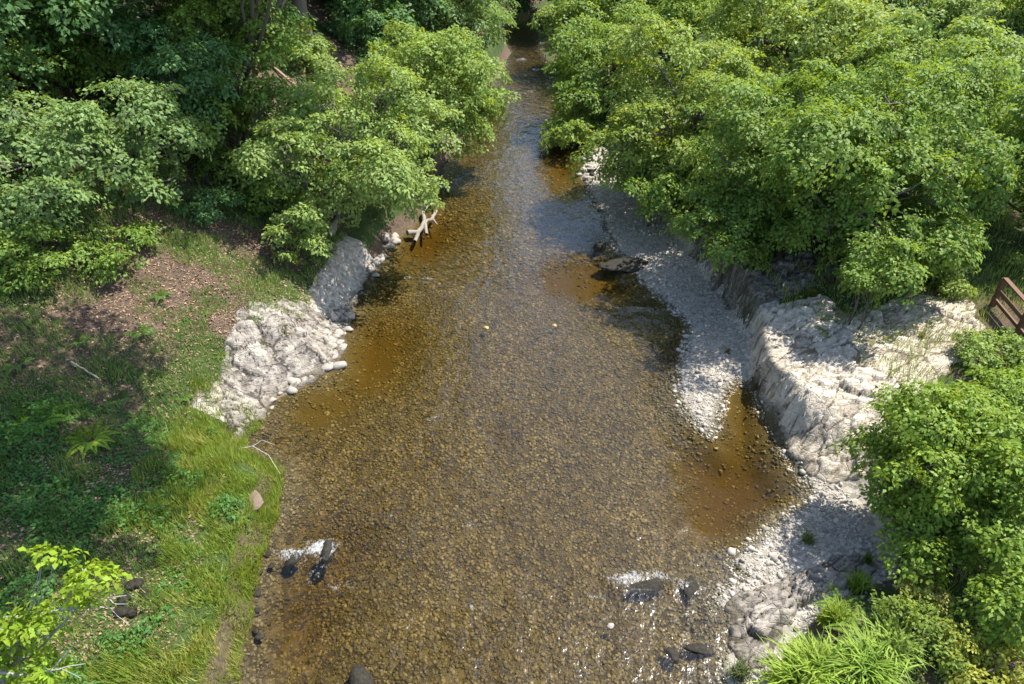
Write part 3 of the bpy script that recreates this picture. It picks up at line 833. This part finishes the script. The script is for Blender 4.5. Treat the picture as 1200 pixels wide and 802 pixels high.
tree('elder_tree', 'dark green elder between the low hanging alder and the yellow green sycamore', D(770, 50, 46), 3.5, 3.6, 13, .24, G1, 37, spray=.68)
tree('birch_tree', 'pale grey green thin birch behind the yellowish maple', D(1015, 25, 46), 3.9, 3.0, 13, .24, GY_, 38, spray=.62)
tree('lime_tree', 'light green lime at the upper corner above the mid green lime', D(1165, 30, 44), 4.2, 3.1, 13, .25, G2, 39, spray=.68)
tree('birch_tree', 'far birch behind the dark green elder', D(830, -5, 60), 5.2, 4.4, 13, .32, G2, 40, spray=.9)
tree('ash_tree', 'far ash behind the pale grey green birch', D(940, -10, 60), 5.2, 4.4, 13, .32, G1, 41, spray=.9)
tree('ash_tree', 'far ash behind the light green lime', D(1080, -18, 60), 5.2, 4.2, 13, .32, G2, 42, spray=.9)
tree('ash_tree', 'far ash beyond the light green corner lime', D(1230, -15, 58), 5.2, 4.2, 13, .32, G1, 43, spray=.9)
tree('birch_tree', 'far birch between the dark green elder and the bright far alder', D(735, -5, 64), 4.4, 4.2, 12, .32, G1, 57, spray=.9)
tree('hazel_bush', 'glossy green shrub growing on the cliff edge of the cream platform', D(1026, 318, 20.7), 1.0, .85, 8, .125, G1, 44, group=RB, spray=.36, **BUSH)
tree('hazel_bush', 'dark bush hanging over the shaded rock bank behind the gravel', D(852, 268, 25), 1.6, 1.0, 9, .15, G1, 62, group=RB, spray=.42, **BUSH)
tree('hazel_bush', 'dark bush at the back of the gravel under the yellow green sycamore', D(772, 218, 30), 1.6, 1.0, 9, .16, G1, 63, group=RB, spray=.42, **BUSH)
tree('hazel_bush', 'dense green bush in the shade behind the cliff edge shrub', D(1085, 290, 22), 1.5, 1.0, 8, .15, G1, 58, group=RB, spray=.4, **BUSH)
tree('hazel_bush', 'big bright rounded hazel bush beside the cream platform', D(1122, 555, 15.6), 1.75, 1.5, 14, .112, (.19, .29, .055), 45, base=(10.3, 11.4), cat='bush', group=RB, leaf_part='foliage', stem_part='stems', stems=4, spray=.36, leafmat=M_GLOSSY, bark=BKG, low=.5, inner=.4, cover=1.2,
     extra=[(D(1185, 640, 14.2), (.85, .85, .8)), (D(1175, 480, 16.8), (1.2, 1.1, .9)), (D(1195, 715, 13.2), (.6, .6, .7)), (D(1068, 482, 16.4), (.4, .4, .35)), (D(1060, 612, 15.2), (.45, .45, .35)), (D(1085, 650, 14.6), (.5, .45, .4))])
tree('willow_shrub', 'small bright willow shrub reaching low over the water at the narrows', D(668, 152, 41), 1.7, .6, 8, .22, G2, 46, base=(5.0, 41.8), cat='bush', group=RB, leaf_part='foliage', stem_part='stems', stems=4, spray=.42, bark=BKG)
tree('bramble_bush', 'leafy green bramble between the fern clump and the big hazel bush', surf(1075, 760, .3), .8, .45, 7, .085, (.19, .27, .06), 47, group=LG, spray=.2, **BUSH)
tree('bramble_bush', 'bright yellow leaved bramble cut by the picture edge under the hazel bush', surf(1150, 800, .3), .8, .4, 7, .085, (.30, .34, .07), 48, group=LG, spray=.2, **BUSH)
tree('bramble_bush', 'golden leaved bramble at the shaded foot of the big hazel bush', surf(1078, 712, .2), .5, .35, 6, .075, (.32, .35, .11), 49, group=LG, spray=.18, **BUSH)
tree('bramble_bush', 'low yellow green bramble in front of the wooden fence', surf(1085, 335, .2), 1.3, .4, 8, .11, G3, 50, group=RB, spray=.3, **BUSH)
tree('bramble_bush', 'low green bramble below the wooden fence', surf(1165, 420, .2), 1.1, .4, 8, .11, G2, 51, group=RB, spray=.3, **BUSH)
tree('bramble_bush', 'low yellow bramble behind the rails of the wooden fence', surf(1215, 330, .2), .9, .35, 6, .11, G3, 59, group=RB, spray=.3, **BUSH)
# leafy branch reaching in at the lower left
tree('maple_tree', 'young maple with sunlit yellow leaves on bare grey twigs at the lower left', D(5, 760, 11.2), .8, .7, 6, .12, (.22, .33, .04), 52, base=(-9.6, 6.2), bark=(.36, .35, .33), spray=.24, cover=.6, twigs=12,
     extra=[(D(105, 685, 10.8), (.34, .3, .16)), (D(48, 664, 10.6), (.26, .26, .12)), (D(85, 712, 10.9), (.42, .3, .14)), (D(45, 735, 11.0), (.4, .35, .2))])


# ------------------------------------------------------------------ ferns, tufts and other plants
def fern(name, label, px, py, L, n, col, seed, group, wide=.24, bush=False):
    rng = np.random.default_rng(seed)
    b = surf(px, py)
    e = empty(name, b, label, 'fern' if name == 'fern' else 'plant', group)
    Ps, Ns, Ts, Ls, Ws = [], [], [], [], []
    for k in range(n):
        th = k / n * 6.283 + rng.uniform(-.3, .3); l = L * rng.uniform(.7, 1.1)
        t = np.linspace(.12, 1, 26)
        out, up = l * (t * .85), l * (.75 * t - .62 * t * t)
        d = np.array([math.cos(th), math.sin(th), 0]); s = np.array([-d[1], d[0], 0])
        p = b + d * out[:, None] + np.array([0, 0, 1]) * up[:, None]
        w = wide * l * np.sin(math.pi * (t * .9 + .07)) ** .8 * (1.15 - t)
        for sg in (-1, 1):
            Ps.append(p); Ls.append(w + .02); Ws.append(np.full(len(t), l * .034))
            Ts.append(np.tile(s * sg + d * .35, (len(t), 1)) + rng.normal(0, .08, (len(t), 3)))
            Ns.append(np.tile(np.array([0, 0, 1.]), (len(t), 1)) - d * .2 + d * t[:, None] * .8)
    V = leaf_arrays(np.concatenate(Ps), np.concatenate(Ns), np.concatenate(Ts), np.concatenate(Ls), np.concatenate(Ws), .1, .1)
    link('fronds', leaf_mesh('fronds', V), M_LEAF, e, col)
    return e


def strap(name, label, px, py, L, n, col, seed, group, w=.022, spread=.5, lift=0):
    """arching strap leaves: each blade a bent strip"""
    rng = np.random.default_rng(seed)
    b = surf(px, py)
    e = empty(name, b, label, 'plant', group)
    k = 7; t = np.linspace(0, 1, k)
    th = rng.uniform(0, 6.283, n); l = L * rng.uniform(.55, 1.1, n)
    o = rng.normal(0, .16 * L, (n, 2)); ar = rng.uniform(.3, 1.0, n) * spread * 1.6
    d = np.stack([np.cos(th), np.sin(th)], 1); s = np.stack([-d[:, 1], d[:, 0]], 1)
    out = l[:, None] * (ar[:, None] * t ** 1.5 * .7); up = l[:, None] * (t - .55 * ar[:, None] * t ** 2.4)
    cx = b[0] + o[:, :1] + d[:, :1] * out; cy = b[1] + o[:, 1:] + d[:, 1:] * out
    zb = ground(b[0] + o[:, 0], b[1] + o[:, 1])[:, None]
    cz = np.maximum(zb, -.05) + up
    ww = w * (1 - t ** 2.2) * .5 + .0015
    A = np.stack([cx + s[:, :1] * ww, cy + s[:, 1:] * ww, cz], -1); B = np.stack([cx - s[:, :1] * ww, cy - s[:, 1:] * ww, cz], -1)
    V = np.stack([A, B], 2).reshape(-1, 3)
    base = (np.arange(n) * 2 * k)[:, None, None]
    j = np.arange(k - 1)[None, :, None] * 2
    I = (base + j + np.array([0, 1, 3, 2])[None, None]).reshape(-1, 4)
    link('blades', raw_mesh('blades', V, np.full(len(I), 4), I, True), M_GRASS, e, col)
    return e


fern('fern', 'bright green fern with broad fronds near the left edge', 45, 500, 1.15, 12, (.15, .29, .04), 1, 'ferns on the left bank')
fern('fern', 'yellow green fern right of the broad fronded fern', 108, 520, 1.0, 12, (.24, .36, .05), 2, 'ferns on the left bank')
fern('fern', 'small green fern in the shaded ground cover below the two large ferns', 110, 612, .7, 9, (.06, .14, .04), 3, 'ferns on the left bank')
fern('fern', 'tiny fern at the top of the left outcrop', 258, 418, .35, 8, (.14, .2, .04), 4, 'ferns on the left bank')
fern('fern', 'yellow green fern rooted in the cream platform', 972, 392, .6, 10, (.24, .3, .07), 5, 'plants on the cream platform')
fern('fern', 'light green fern above the strap leaved clump at the lower right', 1010, 745, 1.0, 13, (.2, .31, .06), 6, 'low growth at the bottom right')
fern('fern', 'broad fern close to the hazel bush foot', 985, 715, .7, 11, (.19, .31, .055), 7, 'low growth at the bottom right')
for k, (px, py) in enumerate([(30, 385), (95, 402), (165, 392), (60, 452), (190, 350), (140, 470), (215, 470), (182, 520), (20, 430)]):
    fern('fern', 'small green fern scattered on the brown leaf litter of the left slope', px, py, .42 + .1 * (k % 3), 8 + k % 3, (.11, .2, .05), 60 + k, 'small ferns on the leaf litter')
strap('strap_leaved_plant', 'clump of arching strap leaves at the ledge end', 950, 790, 1.0, 420, (.23, .33, .06), 11, 'low growth at the bottom right', .042, .85)
strap('strap_leaved_plant', 'upright strap leaved clump under the light green fern', 1010, 790, 1.0, 380, (.22, .33, .065), 12, 'low growth at the bottom right', .042, .85)
strap('strap_leaved_plant', 'smaller strap leaved clump beside the bedrock ledge', 975, 730, .7, 260, (.22, .31, .055), 13, 'low growth at the bottom right', .026)
strap('strap_leaved_plant', 'tall yellow green strap leaved clump filling the corner of the bank', 925, 806, 1.0, 420, (.25, .35, .06), 22, 'low growth at the bottom right', .042, .85)
strap('strap_leaved_plant', 'pale strap leaved clump between the light green fern and the bramble', 1040, 765, .9, 320, (.24, .35, .08), 23, 'low growth at the bottom right', .042, .85)
strap('strap_leaved_plant', 'small upright strap clump on the end of the ledge nearest the hazel', 1002, 692, .6, 200, (.19, .3, .06), 24, 'low growth at the bottom right', .025)
strap('grass_tuft', 'grey green grass tuft at the water edge below the ledge', 866, 792, .5, 220, (.15, .19, .09), 14, 'low growth at the bottom right', .014)
strap('grass_tuft', 'wispy weed standing on the white gravel', 945, 636, .45, 70, (.14, .18, .06), 15, 'plants on the gravel', .016)
strap('grass_tuft', 'small weed by the hazel bush shadow on the gravel', 1015, 660, .35, 80, (.10, .17, .04), 16, 'plants on the gravel', .02)
strap('grass_tuft', 'sparse grass line in the middle of the cream platform', 1080, 398, .3, 90, (.17, .2, .08), 17, 'plants on the cream platform', .014)
strap('grass_tuft', 'tiny weed on the outer cream platform', 1040, 440, .25, 40, (.15, .19, .07), 18, 'plants on the cream platform', .012)
strap('grass_tuft', 'tiny tuft at the foot of the cliff on the gravel', 852, 415, .3, 60, (.15, .15, .04), 19, 'plants on the gravel', .012)
strap('grass_tuft', 'grass cushion under the glossy shrub at the cliff top', 950, 350, .4, 380, (.15, .18, .05), 21, 'plants on the cream platform', .016)

# ------------------------------------------------------------------ ground cover (uncountable)
rng = np.random.default_rng(77)


def blades(n, x0, x1, y0, y1, test, L, W, lean):
    x, y, z, sd, pl, lf = scatter(n, x0, x1, y0, y1, rng, test)
    m = len(x); th = rng.uniform(0, 6.283, m); ln = rng.uniform(0, lean, m)
    T = np.stack([np.cos(th) * ln, np.sin(th) * ln, np.ones(m)], 1)
    N = np.stack([np.cos(th), np.sin(th), -ln], 1)
    l = rng.uniform(L[0], L[1], m) * (.55 + .9 * smooth((nz(x, y, 91, 1.6) + .45) / .9))
    fx, fy = .9 * nz(x, y, 92, 1.8), .9 * nz(x, y, 93, 1.8)
    T = T + np.stack([fx, fy, 0 * fx], 1) * lean
    return leaf_arrays(np.stack([x, y, z - .01], 1), N, T, l, rng.uniform(W[0], W[1], m), .05, .25)


nz = lambda x, y, s, f=.7: fbm(x * f, y * f, s)
BARE = surf(150, 700)
V1 = blades(130000, -9.5, -3.5, 5.5, 16, lambda x, y, z, sd, pl, lf: lf & (sd > -.10) & (sd < 3.6 + 1.2 * nz(x, y, 61)) & ((sd < .5) | (rng.random(len(x)) < .12 + .88 * smooth((nz(x, y, 63, 1.3) + .22) / .4))), (.08, .34), (.010, .024), 1.4)
cen = V1.reshape(-1, 4, 3)[:, 0]
keep = rng.random(len(cen)) > 1.1 * np.exp(-((cen[:, 0] - BARE[0]) ** 2 / .5 + (cen[:, 1] - BARE[1]) ** 2 / 1.6))
dry = fbm(cen[:, 0] * 1.5, cen[:, 1] * 1.5, 95) + .35 * fbm(cen[:, 0] * 6, cen[:, 1] * 6, 96) + rng.normal(0, .16, len(cen)) > .30
VD = V1.reshape(-1, 4, 3)[dry & keep].reshape(-1, 3)
V1 = V1.reshape(-1, 4, 3)[keep & ~dry].reshape(-1, 3)
tag(link('dry_bank_grass', leaf_mesh('dry_bank_grass', VD), M_GRASS, None, (.34, .37, .12)), 'straw coloured grass patches along the left river edge', kind='stuff')
tag(link('bank_grass', leaf_mesh('bank_grass', V1), M_GRASS, None, (.22, .30, .065)), 'yellow green grass along the left river edge', kind='stuff')
V2 = blades(90000, -15, -6, 5.5, 26, lambda x, y, z, sd, pl, lf: lf & (sd > 1.2) & (nz(x, y, 61) + .7 * nz(x, y, 64, 2) > -.16), (.08, .26), (.012, .024), 1.1)
tag(link('slope_grass', leaf_mesh('slope_grass', V2), M_GRASS, None, (.17, .27, .085)), 'green grass patches on the left slope', kind='stuff')
x, y, z, sd, pl, lf = scatter(60000, -16, -5.4, 5, 14.5, rng, lambda x, y, z, sd, pl, lf: lf & ((sd > 1.6) | ((sd > .35) & (nz(x, y, 100, 1.3) > .18))) & (np.hypot((x - BARE[0]) / .7, (y - BARE[1]) / 1.2) > .8 + .5 * nz(x, y, 98, 2)) & (rng.random(len(x)) < smooth((nz(x, y, 66, .9) + .28) / .4)) & ((x < -7.2 - .4 * nz(x, y, 67)) | (nz(x, y, 100, 1.3) > .18)))
m = len(x); th = rng.uniform(0, 6.283, m)
V3 = leaf_arrays(np.stack([x, y, z + rng.uniform(.01, .08, m) + .4 * smooth((nz(x, y, 99, 1.4) + .2) / .7) * rng.random(m)], 1), np.stack([rng.normal(0, .45, m), rng.normal(0, .45, m), np.ones(m)], 1), np.stack([np.cos(th), np.sin(th), rng.normal(0, .2, m)], 1), rng.uniform(.03, .15, m) * (.7 + .5 * smooth(nz(x, y, 97, .9) + .5)), rng.uniform(.02, .085, m))
tag(link('leafy_ground_cover', leaf_mesh('leafy_ground_cover', V3), M_LEAF, None, (.09, .21, .055)), 'dark green leafy ground cover on the lower left bank', kind='stuff')
x, y, z, sd, pl, lf = scatter(120000, -22, -5.5, 5, 32, rng, lambda x, y, z, sd, pl, lf: lf & (sd > 1.2))
m = len(x); th = rng.uniform(0, 6.283, m)
V4 = leaf_arrays(np.stack([x, y, z + .015], 1), np.stack([rng.normal(0, .35, m), rng.normal(0, .35, m), np.ones(m)], 1), np.stack([np.cos(th), np.sin(th), np.zeros(m)], 1), rng.uniform(.025, .08, m) + .09 * rng.random(m) ** 3, rng.uniform(.02, .075, m))
tag(link('leaf_litter', leaf_mesh('leaf_litter', V4), M_DRY, None, (.27, .19, .14)), 'dry brown leaf litter on the left slope', kind='stuff')
V5 = blades(90000, 5, 24, 6, 34, lambda x, y, z, sd, pl, lf: (~lf) & (pl > 1.2) & ((x > 11.2 - .2 * (y - 14) + .8 * nz(x, y, 68)) | (y < 11.5) | (y > 19.5)) & (rng.random(len(x)) < .3 + .7 * smooth((nz(x, y, 69) + .3) / .4)), (.1, .35), (.014, .026), 1.0)
tag(link('right_bank_grass', leaf_mesh('right_bank_grass', V5), M_GRASS, None, (.22, .30, .09)), 'rough grass around the cream platform and fence', kind='stuff')

# ------------------------------------------------------------------ dead wood
def wood(name, label, pieces, col, cat, seed, group=None):
    """pieces: list of (list of pixel/height points, r0, r1)"""
    rng = np.random.default_rng(seed)
    paths = []
    for pts, a, b in pieces:
        P = np.array(pts, float); k = len(P)
        t = np.linspace(0, 1, k); tt = np.linspace(0, 1, (k - 1) * 4 + 1)
        Q = np.stack([np.interp(tt, t, P[:, i]) for i in range(3)], 1)
        Q[1:-1] += rng.normal(0, .25 * max(a, .012), (len(Q) - 2, 3))
        paths.append((Q, np.linspace(a, b, len(Q))))
    o = link(name, tubes_mesh(name, paths, 8), M_BARK, None, col)
    return tag(o, label, cat, group)


def on(px, py, h=0.0): return surf(px, py, h)


wood('driftwood', 'bleached forked tree root lying at the water edge under the bright alder', [
    ([on(478, 279, .25), on(490, 276, .12), on(498, 266, .2), on(506, 262, .25), on(512, 254, .3)], .13, .07),
    ([on(498, 266, .2), on(496, 255, .3), on(503, 246, .3), on(510, 240, .4), on(513, 246, .3)], .10, .05),
    ([on(490, 276, .12), on(486, 284, .02)], .10, .08), ([on(498, 266, .2), on(500, 276, .05)], .10, .07), ([on(506, 262, .25), on(513, 266, .1)], .07, .03)], (.32, .28, .235), 'driftwood', 1)
wood('fallen_branch', 'orange brown broken branch lying across the slope above the pale alder', [([D(300, 70, 35.4), D(322, 80, 34.6), D(352, 106, 34), D(366, 114, 33.6)], .05, .11), ([D(322, 80, 34.6), D(334, 66, 34.4)], .05, .02), ([D(300, 70, 35.4), D(286, 72, 35.6)], .05, .02), ([D(335, 92, 34.3), D(322, 98, 34.2), D(312, 96, 34.2)], .04, .015)], (.42, .28, .18), 'branch', 2)
wood('stick', 'pale dead stick on the leaf litter above the bright fern', [([on(85, 428, .1), on(100, 438, .12), on(117, 447, .06)], .03, .02)], (.5, .45, .36), 'stick', 3)
wood('twig', 'thin bleached twig arching over the grass bank edge', [([on(282, 533, .2), on(300, 536, .4), on(318, 545, .35), on(330, 562, .2)], .014, .006), ([on(300, 536, .4), on(312, 532, .5), on(326, 536, .45)], .01, .005)], (.55, .52, .47), 'twig', 4)
T0 = D(-10, 725, 11.4)
wood('dead_branch', 'bare pale grey branch with forked twigs over the shaded ground at the lower left', [([T0, D(30, 722, 11.3), D(70, 715, 11.2), D(105, 712, 11.2), D(128, 712, 11.3)], .025, .008),
     ([D(105, 712, 11.2), D(120, 702, 11.3), D(148, 698, 11.4)], .012, .005), ([D(128, 712, 11.3), D(138, 722, 11.4), D(152, 733, 11.5)], .008, .004), ([D(125, 700, 11.3), D(135, 708, 11.3), D(150, 708, 11.4)], .008, .004),
     ([D(70, 715, 11.2), D(90, 690, 11.0), D(110, 682, 11)], .01, .005)], (.5, .49, .46), 'branch', 5)
wood('dead_branch', 'long bare grey branch near the lower left corner', [([D(-10, 788, 11), D(25, 792, 11), D(60, 786, 10.9), D(100, 778, 10.9)], .028, .006), ([D(60, 786, 10.9), D(76, 768, 11), D(88, 752, 11)], .012, .005), ([D(-10, 735, 11.2), D(18, 742, 11.2), D(28, 748, 11.2)], .014, .005), ([D(70, 783, 10.9), D(95, 795, 11.1)], .008, .004)], (.46, .45, .42), 'branch', 6)
for k, (a, b, c_) in enumerate([((760, 165), (768, 148), 1.2), ((778, 165), (779, 150), 1.0), ((772, 166), (764, 156), .9)]):
    pass

# ------------------------------------------------------------------ the wooden fence
def board(name, a, b, w, h, mat, parent, side):
    """a bevelled timber from a to b"""
    import bmesh
    a, b = Vector(a), Vector(b); d = (b - a); L = d.length; d.normalize()
    s = Vector(side).normalized(); u = d.cross(s).normalized(); s = u.cross(d).normalized()
    bm = bmesh.new(); bmesh.ops.create_cube(bm, size=1)
    for v in bm.verts:
        v.co = a + d * (v.co.x + .5) * L + s * v.co.y * w + u * v.co.z * h
    bmesh.ops.bevel(bm, geom=bm.edges[:], offset=.008, segments=1, affect='EDGES')
    me = bpy.data.meshes.new(name); bm.to_mesh(me); bm.free()
    return link(name, me, mat, parent)


def fence():
    m, nt, out = new_mat('brown_timber'); g = NT(nt)
    tc = g.n('TexCoord'); mp = g.n('Mapping'); mp.inputs['Scale'].default_value = (9, 9, 2); g.l(tc.outputs['Object'], mp.inputs[0])
    n = g.noise(mp.outputs[0], 5, 5, .7)
    p = g.n('BsdfPrincipled', Roughness=.75); g.l(g.ramp(n, [(.3, (.07, .032, .017)), (.6, (.17, .08, .043)), (.8, (.26, .14, .085))]), p.inputs['Base Color'])
    g.l(g.bump(n, .4, .01), p.inputs['Normal']); g.l(p.outputs[0], out.inputs['Surface'])
    A = surf(1163, 358); B = surf(1191, 393)
    d = (B - A)[:2]; d = d / np.linalg.norm(d)
    step = float(np.linalg.norm((B - A)[:2]))
    e = empty('fence', A, 'brown timber post and rail fence at the edge of the path', 'fence')
    posts = []
    for k in range(-1, 4):
        x, y = A[0] + d[0] * step * k, A[1] + d[1] * step * k
        posts.append(np.array([x, y, gz(x, y)]))
    hgt = .98
    for k, q in enumerate(posts):
        if k == 0: continue
        board('post', q - [0, 0, .3], q + [0, 0, hgt], .13, .13, m, e, (d[0], d[1], 0))
    for a, b in zip(posts[1:-1], posts[2:]):
        for f in (.30, .62):
            board('rail', a + [0, 0, hgt * f] + .09 * np.array([d[1], -d[0], 0]), b + [0, 0, hgt * f] + .09 * np.array([d[1], -d[0], 0]), .05, .11, m, e, (d[1], -d[0], 0))
        board('top_rail', a + [0, 0, hgt + .03], b + [0, 0, hgt + .03], .13, .05, m, e, (d[1], -d[0], 0))


fence()

# ------------------------------------------------------------------ light and camera
AZ, EL = math.radians(60), math.radians(60)
w = bpy.data.worlds.new('World'); SC.world = w; w.use_nodes = True
nt = w.node_tree; bg = nt.nodes['Background']
sky = nt.nodes.new('ShaderNodeTexSky'); sky.sky_type = 'NISHITA'; sky.sun_disc = False
sky.sun_elevation = EL; sky.sun_rotation = AZ
nt.links.new(sky.outputs[0], bg.inputs[0]); bg.inputs[1].default_value = .15
s = bpy.data.lights.new('sun', 'SUN'); s.energy = 4.8; s.angle = math.radians(.5); s.color = (1, .95, .86)
so = bpy.data.objects.new('sun', s); COL.objects.link(so)
dirv = Vector((math.sin(AZ) * math.cos(EL), math.cos(AZ) * math.cos(EL), math.sin(EL)))
so.rotation_euler = dirv.to_track_quat('Z', 'Y').to_euler(); so.location = dirv * 60

cam = bpy.data.cameras.new('camera'); co = bpy.data.objects.new('camera', cam); COL.objects.link(co)
co.location = (0, 0, H); co.rotation_euler = (math.radians(90) - PITCH, 0, 0)
cam.sensor_width = 36; cam.lens = 24; cam.clip_end = 2000; cam.clip_start = .1
SC.camera = co
SC.view_settings.view_transform = 'Standard'; SC.view_settings.look = 'None'; SC.view_settings.gamma = 1; SC.view_settings.exposure = 1.0
SC.cycles.max_bounces = 8; SC.cycles.diffuse_bounces = 3; SC.cycles.glossy_bounces = 2; SC.cycles.transmission_bounces = 4; SC.cycles.transparent_max_bounces = 8
SC.cycles.use_denoising = True
